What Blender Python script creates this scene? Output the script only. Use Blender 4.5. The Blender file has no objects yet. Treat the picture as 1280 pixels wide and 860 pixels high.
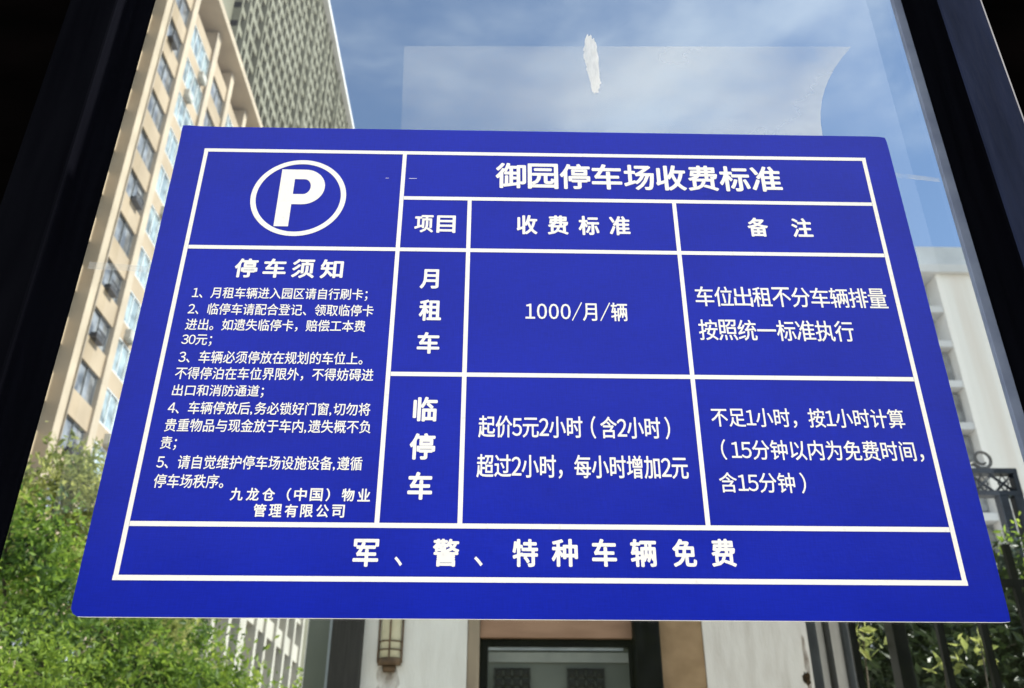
import bpy, bmesh, math, random
import numpy as np
from mathutils import Vector, Matrix

S = bpy.context.scene
COL = S.collection
random.seed(11)
R = math.radians

# ------------------------------------------------------------------ camera
CAM = Vector((-0.04744, -0.87876, 1.450))          # eye height 1.45 m, 0.88 m in front of the pane
cam = bpy.data.cameras.new("camera")
camera = bpy.data.objects.new("camera", cam)
COL.objects.link(camera)
ROT = Matrix(((0.99980664, -0.01094148, -0.01633904),
              (-0.0195878, -0.48098163, -0.87651183),
              (0.00173156, 0.8766624, -0.48110295)))
camera.matrix_world = Matrix.Translation(CAM) @ ROT.to_4x4()
cam.sensor_width = 36.0
FPX = 1125.0
cam.lens = FPX / 1280 * 36.0
cam.dof.use_dof = True                               # focused on the sign, so the far things go a little soft
cam.dof.focus_distance = 0.99
cam.dof.aperture_fstop = 11.0
cam.clip_start = 0.02
cam.clip_end = 3000
S.camera = camera

# ------------------------------------------------------------------ world, sun, exposure
SUN_EL, SUN_AZ = R(43), R(90)                      # azimuth clockwise from +Y
w = bpy.data.worlds.new("World")
S.world = w
w.use_nodes = True
nt = w.node_tree
bg = nt.nodes["Background"]
sky = nt.nodes.new("ShaderNodeTexSky")
sky.sky_type = 'NISHITA'
sky.sun_disc = False
sky.sun_elevation = SUN_EL
sky.sun_rotation = SUN_AZ
sky.air_density = 0.85
sky.dust_density = 0.3
sky.ozone_density = 1.2
tc = nt.nodes.new("ShaderNodeTexCoord")
mp = nt.nodes.new("ShaderNodeMapping")
mp.inputs['Scale'].default_value = (1.6, 1.6, 3.2)
mp.inputs['Location'].default_value = (2.6, 1.0, 1.9)
nz = nt.nodes.new("ShaderNodeTexNoise")
nz.inputs['Scale'].default_value = 2.1
nz.inputs['Detail'].default_value = 7
nz.inputs['Roughness'].default_value = 0.52
nz.inputs['Distortion'].default_value = 0.35
rp = nt.nodes.new("ShaderNodeMapRange")
rp.interpolation_type = 'SMOOTHSTEP'
rp.inputs['From Min'].default_value = 0.45
rp.inputs['From Max'].default_value = 0.74
rp.inputs['To Max'].default_value = 0.36
mx = nt.nodes.new("ShaderNodeMix")
mx.data_type = 'RGBA'
mx.inputs[7].default_value = (6.6, 6.8, 6.9, 1)
nt.links.new(tc.outputs['Generated'], mp.inputs['Vector'])
nt.links.new(mp.outputs['Vector'], nz.inputs['Vector'])
nt.links.new(nz.outputs['Fac'], rp.inputs['Value'])
# unseen cloud bank added behind the viewer to throw more light on the sign
sp = nt.nodes.new("ShaderNodeSeparateXYZ")
bk_ = nt.nodes.new("ShaderNodeMapRange")
bk_.interpolation_type = 'SMOOTHSTEP'
bk_.inputs['From Min'].default_value = 0.05
bk_.inputs['From Max'].default_value = -0.65
bk_.inputs['To Max'].default_value = 0.85
n2 = nt.nodes.new("ShaderNodeMapRange")
n2.inputs['From Min'].default_value = 0.25
n2.inputs['From Max'].default_value = 0.55
n2.inputs['To Min'].default_value = 0.55
ml = nt.nodes.new("ShaderNodeMath"); ml.operation = 'MULTIPLY'
mxx = nt.nodes.new("ShaderNodeMath"); mxx.operation = 'MAXIMUM'
nt.links.new(tc.outputs['Generated'], sp.inputs[0])
nt.links.new(sp.outputs['Y'], bk_.inputs['Value'])
nt.links.new(nz.outputs['Fac'], n2.inputs['Value'])
nt.links.new(bk_.outputs['Result'], ml.inputs[0])
nt.links.new(n2.outputs['Result'], ml.inputs[1])
nt.links.new(ml.outputs[0], mxx.inputs[0])
nt.links.new(rp.outputs['Result'], mxx.inputs[1])
nt.links.new(mxx.outputs[0], mx.inputs[0])
nt.links.new(sky.outputs['Color'], mx.inputs[6])
nt.links.new(mx.outputs[2], bg.inputs['Color'])
bg.inputs['Strength'].default_value = 0.10

sl = bpy.data.lights.new("sun", 'SUN')
sl.energy = 4.0
sl.angle = R(0.5)
sl.color = (1.0, 0.94, 0.84)
sun = bpy.data.objects.new("sun", sl)
COL.objects.link(sun)
TO_SUN = Vector((math.cos(SUN_EL) * math.sin(SUN_AZ), math.cos(SUN_EL) * math.cos(SUN_AZ), math.sin(SUN_EL)))
sun.rotation_euler = (-TO_SUN).to_track_quat('-Z', 'Y').to_euler()
sun.location = (30, 10, 40)

S.view_settings.view_transform = 'Standard'
S.view_settings.look = 'None'
S.view_settings.exposure = 1.72
S.view_settings.gamma = 1.0
S.render.engine = 'CYCLES'
S.cycles.transparent_max_bounces = 24
S.cycles.max_bounces = 8
S.cycles.use_denoising = True

# ------------------------------------------------------------------ helpers
def P(px, py, dist):
    """point of the place seen at a spot of the 1280x860 photograph, at a depth in metres along +Y"""
    d = ROT @ Vector(((px - 640) / FPX, -(py - 430) / FPX, -1.0))
    return CAM + d * (dist / d.y)

def tag(o, label=None, cat=None, group=None, kind=None):
    if label: o['label'] = label
    if cat: o['category'] = cat
    if group: o['group'] = group
    if kind: o['kind'] = kind
    return o

def thing(name, label, cat, loc=(0, 0, 0), group=None):
    o = bpy.data.objects.new(name, None)
    COL.objects.link(o)
    o.location = loc
    o.empty_display_size = 0.2
    return tag(o, label, cat, group)

def link(name, me, mats, parent=None):
    o = bpy.data.objects.new(name, me)
    COL.objects.link(o)
    for m in (mats if isinstance(mats, (list, tuple)) else [mats]):
        if m.name not in [k.name for k in me.materials if k]:
            me.materials.append(m)
    if parent:
        o.parent = parent
        o.matrix_parent_inverse = Matrix.Translation(parent.location).inverted() if parent.type == 'EMPTY' else Matrix()
    return o

class MB:
    """collects shapes for ONE mesh"""
    def __init__(self):
        self.bm = bmesh.new()
    def box(self, x0, x1, y0, y1, z0, z1, mi=0, bev=0.0):
        t = bmesh.new()
        bmesh.ops.create_cube(t, size=1.0)
        for v in t.verts:
            v.co = Vector((x0 + (v.co.x + .5) * (x1 - x0), y0 + (v.co.y + .5) * (y1 - y0), z0 + (v.co.z + .5) * (z1 - z0)))
        if bev > 0:
            bmesh.ops.bevel(t, geom=list(t.edges), offset=bev, segments=2, affect='EDGES', profile=0.6)
        self.add(t, mi)
        return self
    def add(self, t, mi=0):
        base = [self.bm.verts.new(v.co) for v in t.verts]
        t.verts.index_update()
        for f in t.faces:
            try:
                nf = self.bm.faces.new([base[v.index] for v in f.verts])
                nf.material_index = mi
                nf.smooth = f.smooth
            except ValueError:
                pass
        t.free()
    def tube(self, pts, r0, r1=None, seg=8, mi=0):
        r1 = r0 if r1 is None else r1
        pts = [Vector(p) for p in pts]
        n = len(pts)
        rings = []
        for i, p in enumerate(pts):
            d = (pts[min(i + 1, n - 1)] - pts[max(i - 1, 0)]).normalized()
            a = d.orthogonal().normalized() if i == 0 else (rings[-1][1] - d * rings[-1][1].dot(d)).normalized()
            b = d.cross(a)
            rr = r0 + (r1 - r0) * i / max(1, n - 1)
            vs = [self.bm.verts.new(p + (a * math.cos(2 * math.pi * k / seg) + b * math.sin(2 * math.pi * k / seg)) * rr) for k in range(seg)]
            rings.append((vs, a))
        for i in range(n - 1):
            A, B = rings[i][0], rings[i + 1][0]
            for k in range(seg):
                f = self.bm.faces.new((A[k], A[(k + 1) % seg], B[(k + 1) % seg], B[k]))
                f.smooth = True
                f.material_index = mi
        for e in (rings[0][0], rings[-1][0]):
            f = self.bm.faces.new(e)
            f.material_index = mi
        return self
    def prism(self, poly, y0, y1, mi=0):
        """outline in x/z pulled along y"""
        a = [self.bm.verts.new((x, y0, z)) for x, z in poly]
        b = [self.bm.verts.new((x, y1, z)) for x, z in poly]
        n = len(poly)
        for f in ([a, b[::-1]] + [[a[i], b[i], b[(i + 1) % n], a[(i + 1) % n]] for i in range(n)]):
            self.bm.faces.new(f).material_index = mi
        return self
    def build(self, name, mats, parent=None):
        bmesh.ops.recalc_face_normals(self.bm, faces=list(self.bm.faces))
        me = bpy.data.meshes.new(name)
        self.bm.to_mesh(me)
        self.bm.free()
        return link(name, me, mats, parent)

def copy_part(o, offset, parent):
    c = o.copy()
    COL.objects.link(c)
    c.parent = parent
    c.matrix_parent_inverse = o.matrix_parent_inverse.copy()
    c.location = o.location + Vector(offset)
    for ch in list(o.children):
        k = ch.copy()
        COL.objects.link(k)
        k.parent = c
        k.matrix_parent_inverse = ch.matrix_parent_inverse.copy()
    return c

# ------------------------------------------------------------------ materials
def new_mat(name):
    m = bpy.data.materials.new(name)
    m.use_nodes = True
    return m, m.node_tree, m.node_tree.nodes["Principled BSDF"]

def pmat(name, c0, c1=None, rough=0.6, scale=8.0, detail=5, spec=0.4, metal=0.0, bump=0.0, stretch=(1, 1, 1), lo=0.35, hi=0.65, bscale=None):
    m, t, b = new_mat(name)
    b.inputs['Roughness'].default_value = rough
    b.inputs['Metallic'].default_value = metal
    b.inputs['Specular IOR Level'].default_value = spec
    c1 = c1 or tuple(x * 0.8 for x in c0)
    tc = t.nodes.new("ShaderNodeTexCoord")
    mp = t.nodes.new("ShaderNodeMapping")
    mp.inputs['Scale'].default_value = stretch
    n = t.nodes.new("ShaderNodeTexNoise")
    n.inputs['Scale'].default_value = scale
    n.inputs['Detail'].default_value = detail
    r = t.nodes.new("ShaderNodeValToRGB")
    r.color_ramp.elements[0].position = lo
    r.color_ramp.elements[1].position = hi
    r.color_ramp.elements[0].color = (*c1, 1)
    r.color_ramp.elements[1].color = (*c0, 1)
    t.links.new(tc.outputs['Object'], mp.inputs['Vector'])
    t.links.new(mp.outputs['Vector'], n.inputs['Vector'])
    t.links.new(n.outputs['Fac'], r.inputs['Fac'])
    t.links.new(r.outputs['Color'], b.inputs['Base Color'])
    if bump:
        n2 = t.nodes.new("ShaderNodeTexNoise")
        n2.inputs['Scale'].default_value = bscale or scale * 6
        n2.inputs['Detail'].default_value = 4
        t.links.new(mp.outputs['Vector'], n2.inputs['Vector'])
        bp = t.nodes.new("ShaderNodeBump")
        bp.inputs['Strength'].default_value = bump
        bp.inputs['Distance'].default_value = 0.01
        t.links.new(n2.outputs['Fac'], bp.inputs['Height'])
        t.links.new(bp.outputs['Normal'], b.inputs['Normal'])
    return m

def leaf_mat(name, cols, trans=0.45, rough=0.5):
    """leaves differ from one another; part of the light goes through them"""
    m, t, b = new_mat(name)
    g = t.nodes.new("ShaderNodeNewGeometry")
    r = t.nodes.new("ShaderNodeValToRGB")
    r.color_ramp.elements.remove(r.color_ramp.elements[1])
    for i, c in enumerate(cols):
        e = r.color_ramp.elements[0] if i == 0 else r.color_ramp.elements.new(i / (len(cols) - 1))
        e.color = (*c, 1)
    tc = t.nodes.new("ShaderNodeTexCoord")               # sprays of younger and older leaves
    nz = t.nodes.new("ShaderNodeTexNoise")
    nz.inputs['Scale'].default_value = 3.2
    nz.inputs['Detail'].default_value = 2
    a1 = t.nodes.new("ShaderNodeMath"); a1.operation = 'MULTIPLY_ADD'
    a1.inputs[1].default_value = 2.6; a1.inputs[2].default_value = -1.05
    a2 = t.nodes.new("ShaderNodeMath"); a2.operation = 'MULTIPLY_ADD'; a2.use_clamp = True
    a2.inputs[1].default_value = 0.5
    t.links.new(tc.outputs['Object'], nz.inputs['Vector'])
    t.links.new(nz.outputs['Fac'], a1.inputs[0])
    t.links.new(g.outputs['Random Per Island'], a2.inputs[0])
    t.links.new(a1.outputs[0], a2.inputs[2])
    t.links.new(a2.outputs[0], r.inputs['Fac'])
    t.links.new(r.outputs['Color'], b.inputs['Base Color'])
    b.inputs['Roughness'].default_value = rough
    b.inputs['Specular IOR Level'].default_value = 0.35
    tr = t.nodes.new("ShaderNodeBsdfTranslucent")
    hs = t.nodes.new("ShaderNodeHueSaturation")
    hs.inputs['Hue'].default_value = 0.485
    hs.inputs['Value'].default_value = 2.6
    t.links.new(r.outputs['Color'], hs.inputs['Color'])
    t.links.new(hs.outputs['Color'], tr.inputs['Color'])
    mix = t.nodes.new("ShaderNodeMixShader")
    mix.inputs[0].default_value = trans
    t.links.new(b.outputs[0], mix.inputs[1])
    t.links.new(tr.outputs[0], mix.inputs[2])
    t.links.new(mix.outputs[0], t.nodes["Material Output"].inputs['Surface'])
    return m

def glass_mat(name, tint, ior=1.45, boost=1.0):
    m, t, b = new_mat(name)
    t.nodes.remove(b)
    fr = t.nodes.new("ShaderNodeFresnel")
    fr.inputs['IOR'].default_value = ior
    tp = t.nodes.new("ShaderNodeBsdfTransparent")
    tp.inputs['Color'].default_value = (*tint, 1)
    gl = t.nodes.new("ShaderNodeBsdfGlossy")
    gl.inputs['Roughness'].default_value = 0.0
    mix = t.nodes.new("ShaderNodeMixShader")
    ge = t.nodes.new("ShaderNodeNewGeometry")           # the far face of the pane adds no second mirror image
    inv = t.nodes.new("ShaderNodeMath"); inv.operation = 'SUBTRACT'; inv.inputs[0].default_value = 1.0
    mul = t.nodes.new("ShaderNodeMath"); mul.operation = 'MULTIPLY'
    t.links.new(ge.outputs['Backfacing'], inv.inputs[1])
    t.links.new(inv.outputs[0], mul.inputs[0])
    t.links.new(fr.outputs[0], mul.inputs[1])
    t.links.new(mul.outputs[0], mix.inputs[0])
    t.links.new(tp.outputs[0], mix.inputs[1])
    t.links.new(gl.outputs[0], mix.inputs[2])
    t.links.new(mix.outputs[0], t.nodes["Material Output"].inputs['Surface'])
    return m

def film_mat(name, col, cover, vary=0.1, scale=6.0, stretch=(1, 1, 1), detail=4, along=None):
    """thin see-through layer that also scatters the light falling on either side of it"""
    m, t, b = new_mat(name)
    t.nodes.remove(b)
    tp = t.nodes.new("ShaderNodeBsdfTransparent")
    df = t.nodes.new("ShaderNodeBsdfDiffuse")
    tl = t.nodes.new("ShaderNodeBsdfTranslucent")
    df.inputs['Color'].default_value = (*col, 1)
    tl.inputs['Color'].default_value = (*col, 1)
    ad = t.nodes.new("ShaderNodeMixShader")
    ad.inputs[0].default_value = 0.5
    mix = t.nodes.new("ShaderNodeMixShader")
    tc = t.nodes.new("ShaderNodeTexCoord")
    mp = t.nodes.new("ShaderNodeMapping")
    mp.inputs['Scale'].default_value = stretch
    n = t.nodes.new("ShaderNodeTexNoise")
    n.inputs['Scale'].default_value = scale
    n.inputs['Detail'].default_value = detail
    mr = t.nodes.new("ShaderNodeMapRange")
    mr.inputs['From Min'].default_value = 0.3
    mr.inputs['From Max'].default_value = 0.7
    mr.inputs['To Min'].default_value = max(0, cover - vary)
    mr.inputs['To Max'].default_value = min(1, cover + vary)
    L = t.links.new
    L(tc.outputs['Object'], mp.inputs['Vector']); L(mp.outputs['Vector'], n.inputs['Vector'])
    L(n.outputs['Fac'], mr.inputs['Value']); L(mr.outputs['Result'], mix.inputs[0])
    if along:                                           # painted reflection fades towards one end
        sx = t.nodes.new("ShaderNodeSeparateXYZ"); gr = t.nodes.new("ShaderNodeMapRange"); mu = t.nodes.new("ShaderNodeMath")
        mu.operation = 'MULTIPLY'
        for k, v in zip(('From Min', 'From Max', 'To Min', 'To Max'), along): gr.inputs[k].default_value = v
        L(tc.outputs['Object'], sx.inputs[0]); L(sx.outputs['X'], gr.inputs['Value'])
        L(mr.outputs['Result'], mu.inputs[0]); L(gr.outputs['Result'], mu.inputs[1]); L(mu.outputs[0], mix.inputs[0])
    L(df.outputs[0], ad.inputs[1]); L(tl.outputs[0], ad.inputs[2])
    L(tp.outputs[0], mix.inputs[1]); L(ad.outputs[0], mix.inputs[2])
    L(mix.outputs[0], t.nodes["Material Output"].inputs['Surface'])
    return m

M = {}
# sign: printed film on white foam board, with a faint weave in the print
def sign_blue():
    m, t, b = new_mat("sign_blue_print")
    b.inputs['Roughness'].default_value = 0.28
    b.inputs['Specular IOR Level'].default_value = 0.2
    tc = t.nodes.new("ShaderNodeTexCoord")
    L = t.links.new
    def streak(scale, st):
        mp = t.nodes.new("ShaderNodeMapping"); mp.inputs['Scale'].default_value = st
        n = t.nodes.new("ShaderNodeTexNoise"); n.inputs['Scale'].default_value = scale; n.inputs['Detail'].default_value = 3
        L(tc.outputs['Object'], mp.inputs['Vector']); L(mp.outputs['Vector'], n.inputs['Vector'])
        return n
    a = streak(60, (1, 1, 14)); c = streak(60, (14, 1, 1)); d = streak(7, (1, 1, 1))
    s1 = t.nodes.new("ShaderNodeMath"); s1.operation = 'ADD'
    s2 = t.nodes.new("ShaderNodeMath"); s2.operation = 'ADD'
    L(a.outputs['Fac'], s1.inputs[0]); L(c.outputs['Fac'], s1.inputs[1])
    L(s1.outputs[0], s2.inputs[0]); L(d.outputs['Fac'], s2.inputs[1])
    r = t.nodes.new("ShaderNodeMapRange")
    r.inputs['From Min'].default_value = 1.1; r.inputs['From Max'].default_value = 1.9
    L(s2.outputs[0], r.inputs['Value'])
    mx = t.nodes.new("ShaderNodeMix"); mx.data_type = 'RGBA'
    mx.inputs[6].default_value = (0.0012, 0.0086, 0.29, 1)
    mx.inputs[7].default_value = (0.0026, 0.0145, 0.41, 1)
    L(r.outputs[0], mx.inputs[0]); L(mx.outputs[2], b.inputs['Base Color'])
    bp = t.nodes.new("ShaderNodeBump"); bp.inputs['Strength'].default_value = 0.05; bp.inputs['Distance'].default_value = 0.002
    f = streak(240, (1, 1, 1))
    wv = streak(5.5, (1, 1, 1))                        # the board is not quite flat
    bp2 = t.nodes.new("ShaderNodeBump"); bp2.inputs['Strength'].default_value = 0.30; bp2.inputs['Distance'].default_value = 0.006
    L(wv.outputs['Fac'], bp2.inputs['Height']); L(bp2.outputs['Normal'], bp.inputs['Normal'])
    L(f.outputs['Fac'], bp.inputs['Height']); L(bp.outputs['Normal'], b.inputs['Normal'])
    return m
M['blue'] = sign_blue()
M['white_print'] = pmat("white_print", (0.88, 0.862, 0.82), (0.77, 0.755, 0.74), rough=0.45, scale=150, detail=3, lo=0.28, hi=0.42)
M['foam'] = pmat("foam_board_edge", (0.82, 0.84, 0.85), (0.7, 0.72, 0.74), rough=0.7, scale=60)
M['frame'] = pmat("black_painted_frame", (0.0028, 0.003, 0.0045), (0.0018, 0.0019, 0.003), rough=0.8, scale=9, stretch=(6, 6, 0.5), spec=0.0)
M['frame_lit'] = pmat("skylit_frame_paint", (0.013, 0.018, 0.042), (0.007, 0.010, 0.024), rough=0.6, scale=7, stretch=(5, 5, 0.7), spec=0.03, bump=0.02)  # frame paint with skylight put into the colour, for the right post's front
M['dark_panel'] = pmat("dark_infill_panel", (0.002, 0.0015, 0.0015), (0.0005, 0.0005, 0.0005), rough=0.9, scale=3, stretch=(1, 1, 3), spec=0.0)
M['glass'] = glass_mat("tinted_window_glass", (0.708, 0.738, 0.735), 1.36)
M['gasket'] = pmat("grey_gasket", (0.20, 0.24, 0.34), (0.14, 0.17, 0.26), rough=0.5, scale=20)
M['reflection_film'] = film_mat("painted_reflection", (0.9, 0.92, 0.95), 0.15, 0.12, 3.6, (1.2, 1, 2.0), along=(-0.17, 0.42, 0.55, 1.75))
M['pale_patch'] = film_mat("white_patch", (0.95, 0.95, 0.95), 0.62, 0.40, 34.0, (1.6, 1, 0.4))
M['reflection'] = film_mat("faint_reflection", (0.95, 0.95, 0.93), 0.14, 0.12, 40.0, (1, 1, 1))
M['cream'] = pmat("cream_render", (0.42, 0.335, 0.245), (0.335, 0.265, 0.19), rough=0.85, scale=0.35, spec=0.2)
M['cream_trim'] = pmat("pale_trim_render", (0.49, 0.41, 0.32), (0.40, 0.335, 0.26), rough=0.85, scale=0.5, spec=0.2)
M['recess'] = pmat("grey_brown_render", (0.36, 0.31, 0.26), (0.28, 0.24, 0.20), rough=0.85, scale=0.4, spec=0.2)
M['wframe'] = pmat("window_frame_paint", (0.20, 0.21, 0.23), (0.12, 0.13, 0.14), rough=0.5, scale=3)
M['wframe_white'] = pmat("white_window_frame", (0.7, 0.72, 0.74), (0.6, 0.62, 0.64), rough=0.5, scale=3)
def pane_mat(name, c, rough=0.06):
    m, t, b = new_mat(name)
    g = t.nodes.new("ShaderNodeObjectInfo")
    tc = t.nodes.new("ShaderNodeTexCoord")
    n = t.nodes.new("ShaderNodeTexNoise"); n.inputs['Scale'].default_value = 1.3; n.inputs['Detail'].default_value = 3
    v = t.nodes.new("ShaderNodeVectorMath"); v.operation = 'ADD'
    L = t.links.new
    sc_ = t.nodes.new("ShaderNodeMath"); sc_.operation = 'MULTIPLY'; sc_.inputs[1].default_value = 37.0
    L(g.outputs['Random'], sc_.inputs[0])
    L(tc.outputs['Object'], v.inputs[0]); L(sc_.outputs[0], v.inputs[1]); L(v.outputs[0], n.inputs['Vector'])
    r = t.nodes.new("ShaderNodeValToRGB")
    r.color_ramp.elements[0].position = .38; r.color_ramp.elements[1].position = .62
    r.color_ramp.elements[0].color = (*[k * .35 for k in c], 1); r.color_ramp.elements[1].color = (*c, 1)
    L(n.outputs['Fac'], r.inputs['Fac']); L(r.outputs['Color'], b.inputs['Base Color'])
    b.inputs['Roughness'].default_value = rough
    b.inputs['Specular IOR Level'].default_value = 0.9
    return m
M['pane_grey'] = pane_mat("curtained_pane", (0.30, 0.31, 0.33))
M['pane_blue'] = pane_mat("pale_blue_pane", (0.40, 0.49, 0.53))
M['pane_olive'] = pane_mat("olive_pane", (0.15, 0.15, 0.12))
M['pane_dark'] = pane_mat("dark_pane", (0.08, 0.09, 0.095))
M['coping_early'] = pmat("off_white_casing", (0.55, 0.54, 0.5), (0.4, 0.39, 0.36), rough=0.6, scale=3)
M['ac'] = pmat("air_conditioner_casing", (0.10, 0.10, 0.11), (0.05, 0.05, 0.06), rough=0.6, scale=4)
M['olive'] = pmat("olive_grey_cladding", (0.20, 0.195, 0.145), (0.15, 0.145, 0.105), rough=0.85, scale=0.15)
M['olive_fin'] = pmat("pale_olive_fin", (0.245, 0.24, 0.19), (0.18, 0.175, 0.13), rough=0.85, scale=0.15)
M['coping'] = pmat("white_coping", (0.7, 0.7, 0.72), (0.6, 0.6, 0.62), rough=0.8, scale=0.4)
M['pale_fin'] = pmat("off_white_fin", (0.46, 0.44, 0.39), (0.38, 0.36, 0.32), rough=0.85, scale=0.4)
M['taupe'] = pmat("taupe_wall", (0.33, 0.31, 0.27), (0.26, 0.24, 0.21), rough=0.85, scale=0.3)
M['pinkwhite'] = pmat("pinkish_white_cladding", (0.90, 0.86, 0.83), (0.82, 0.75, 0.70), rough=0.7, scale=0.6, stretch=(3, 1, 0.12), lo=0.3, hi=0.55)
M['bluegrey'] = pmat("blue_grey_reflection", (0.60, 0.63, 0.67), (0.48, 0.50, 0.54), rough=0.5, scale=0.6)
M['plaster'] = pmat("off_white_stucco", (0.90, 0.865, 0.81), (0.79, 0.75, 0.69), rough=0.9, stretch=(2.5, 1, 0.5), lo=0.25, hi=0.6, scale=7, detail=8, spec=0.15, bump=0.35, bscale=70)
M['plaster_pink'] = pmat("pinkish_stucco", (0.86, 0.79, 0.73), (0.70, 0.63, 0.57), rough=0.9, stretch=(2.5, 1, 0.5), lo=0.25, hi=0.6, scale=9, detail=8, spec=0.15, bump=0.35, bscale=70)
M['tan'] = pmat("tan_wood_panel", (0.42, 0.27, 0.15), (0.32, 0.20, 0.105), rough=0.55, scale=5, stretch=(2, 1, 2.5), detail=6, spec=0.3)
M['tan_grey'] = pmat("taupe_door_jamb", (0.40, 0.31, 0.22), (0.31, 0.24, 0.17), rough=0.6, scale=6, stretch=(3, 1, 0.5))
M['lintel'] = pmat("red_brown_lintel", (0.40, 0.23, 0.145), (0.30, 0.165, 0.10), rough=0.55, scale=6, stretch=(0.6, 1, 3))
M['black'] = pmat("black_metal", (0.008, 0.008, 0.009), (0.003, 0.003, 0.003), rough=0.5, scale=12, stretch=(3, 3, 0.5), spec=0.06)
M['charcoal'] = pmat("charcoal_pipe_paint", (0.045, 0.046, 0.05), (0.02, 0.02, 0.024), rough=0.55, scale=14, stretch=(2, 2, 0.6))
M['umber'] = pmat("dark_brown_post", (0.035, 0.03, 0.028), (0.018, 0.015, 0.014), rough=0.6, scale=14, stretch=(6, 2, 0.4))
M['steel'] = pmat("pale_steel_trim", (0.42, 0.45, 0.47), (0.3, 0.33, 0.35), rough=0.4, scale=10, metal=0.3)
M['greenglass'] = pmat("green_grey_glass", (0.19, 0.195, 0.165), (0.12, 0.13, 0.11), rough=0.2, scale=1.2, stretch=(2, 1, 0.6), spec=0.8)
M['doorglass'] = pmat("grey_door_glass", (0.17, 0.18, 0.16), (0.11, 0.12, 0.105), rough=0.12, scale=2.2, stretch=(1, 1, 2), spec=0.7)
M['lattice'] = pmat("bronze_lattice", (0.014, 0.014, 0.013), (0.008, 0.008, 0.007), rough=0.5, scale=18)
M['lampglass'] = pmat("cream_lamp_glass", (0.78, 0.74, 0.55), (0.68, 0.63, 0.45), rough=0.35, scale=9)
M['rust'] = pmat("rusty_metal", (0.20, 0.125, 0.07), (0.09, 0.055, 0.035), rough=0.8, scale=22)
M['stain'] = film_mat("rust_stain", (0.22, 0.13, 0.07), 0.10, 0.2, 26.0, (1, 1, 0.6), 6)
M['soot'] = film_mat("burnt_stain", (0.07, 0.04, 0.025), 0.75, 0.3, 30.0, (1, 1, 1), 6)
M['iron'] = pmat("blue_black_iron", (0.020, 0.028, 0.045), (0.010, 0.014, 0.024), rough=0.5, scale=8)
M['iron_worn'] = pmat("grey_wrought_iron", (0.12, 0.11, 0.10), (0.05, 0.046, 0.042), rough=0.6, scale=20)
M['bark'] = pmat("grey_brown_bark", (0.11, 0.085, 0.06), (0.05, 0.04, 0.03), rough=0.9, scale=9, stretch=(3, 3, 0.5), bump=0.5)
M['paving'] = pmat("grey_paving", (0.46, 0.42, 0.36), (0.36, 0.33, 0.28), rough=0.85, scale=2.5, bump=0.2)
M['roof'] = pmat("grey_roof_felt", (0.16, 0.16, 0.16), (0.11, 0.11, 0.11), rough=0.9, scale=2)
M['leaf_bright'] = leaf_mat("yellow_green_leaves", [(0.035, 0.065, 0.012), (0.09, 0.15, 0.02), (0.16, 0.24, 0.03), (0.24, 0.31, 0.055)], 0.45)
M['leaf_mid'] = leaf_mat("mid_green_leaves", [(0.02, 0.042, 0.009), (0.055, 0.11, 0.016), (0.12, 0.20, 0.026), (0.21, 0.29, 0.045)], 0.4)
M['leaf_pale'] = leaf_mat("pale_green_leaves", [(0.09, 0.115, 0.035), (0.16, 0.185, 0.055), (0.24, 0.26, 0.08), (0.31, 0.32, 0.13)], 0.45)
M['leaf_dark'] = leaf_mat("dark_glossy_leaves", [(0.010, 0.019, 0.007), (0.016, 0.03, 0.009), (0.03, 0.05, 0.014), (0.012, 0.022, 0.008)], 0.12, 0.45)

# ------------------------------------------------------------------ the setting
g = MB()
g.box(-1500, 1500, -1500, 1500, -0.3, 0.0)
tag(g.build("ground", M['paving']), "grey paved ground running out to the horizon", kind="structure")

# unseen bank added behind the viewer: darkens the pane's reflections and the sign's foot
bk = bmesh.new()
prof = [(-11.0, -0.05), (-13, 2.6), (-16, 5.6), (-20, 8.0), (-26, 9.6), (-60, 9.4), (-60, -0.05)]
rb = random.Random(8)
rows = []
for i in range(61):
    x = -75 + 2.5 * i
    rows.append([bk.verts.new((x, y + rb.uniform(-.7, .7), z * rb.uniform(.93, 1.07) if z > 0 else z)) for y, z in prof])
for i in range(60):
    for k in range(len(prof) - 1):
        bk.faces.new((rows[i][k], rows[i + 1][k], rows[i + 1][k + 1], rows[i][k + 1]))
me = bpy.data.meshes.new("added_bank"); bk.to_mesh(me); bk.free()
tag(link("added_bank", me, pmat("added_bank_green", (0.085, 0.105, 0.045), (0.05, 0.065, 0.03), rough=0.95, scale=1.6, spec=0.05)), kind="structure")

# ------------------------------------------------------------------ glazed window wall that carries the sign
SZ = 1.938                                          # height of the sign's centre
win = thing("window", "tall clear glass window between two black posts, carrying the blue sign", "window", (0, 0, 0))
MB().box(-0.545, 0.535, 0.006, 0.012, 0.55, 2.95).build("glass_pane", M['glass'], win)
MB().box(-0.595, -0.5345, -0.076, 0.0125, 0.0, 3.1, 0, 0.003).build("post", M['frame'], win)
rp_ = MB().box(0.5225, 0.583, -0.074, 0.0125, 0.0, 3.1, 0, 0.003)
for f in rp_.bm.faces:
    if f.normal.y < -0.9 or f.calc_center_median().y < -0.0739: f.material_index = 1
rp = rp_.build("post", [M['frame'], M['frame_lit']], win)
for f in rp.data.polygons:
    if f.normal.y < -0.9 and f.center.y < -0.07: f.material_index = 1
MB().box(0.510, 0.522, -0.002, 0.005, 0.55, 2.95, 0, 0.001).build("gasket", M['gasket'], win)
MB().box(-1.15, -0.597, -0.004, 0.02, 0.0, 3.1).build("side_panel", M['dark_panel'], win)
MB().box(0.585, 1.15, -0.004, 0.02, 0.0, 3.1).build("side_panel", M['dark_panel'], win)
MB().box(-0.533, 0.521, -0.06, 0.028, 2.952, 3.1, 0, 0.003).build("top_rail", M['frame'], win)
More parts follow.
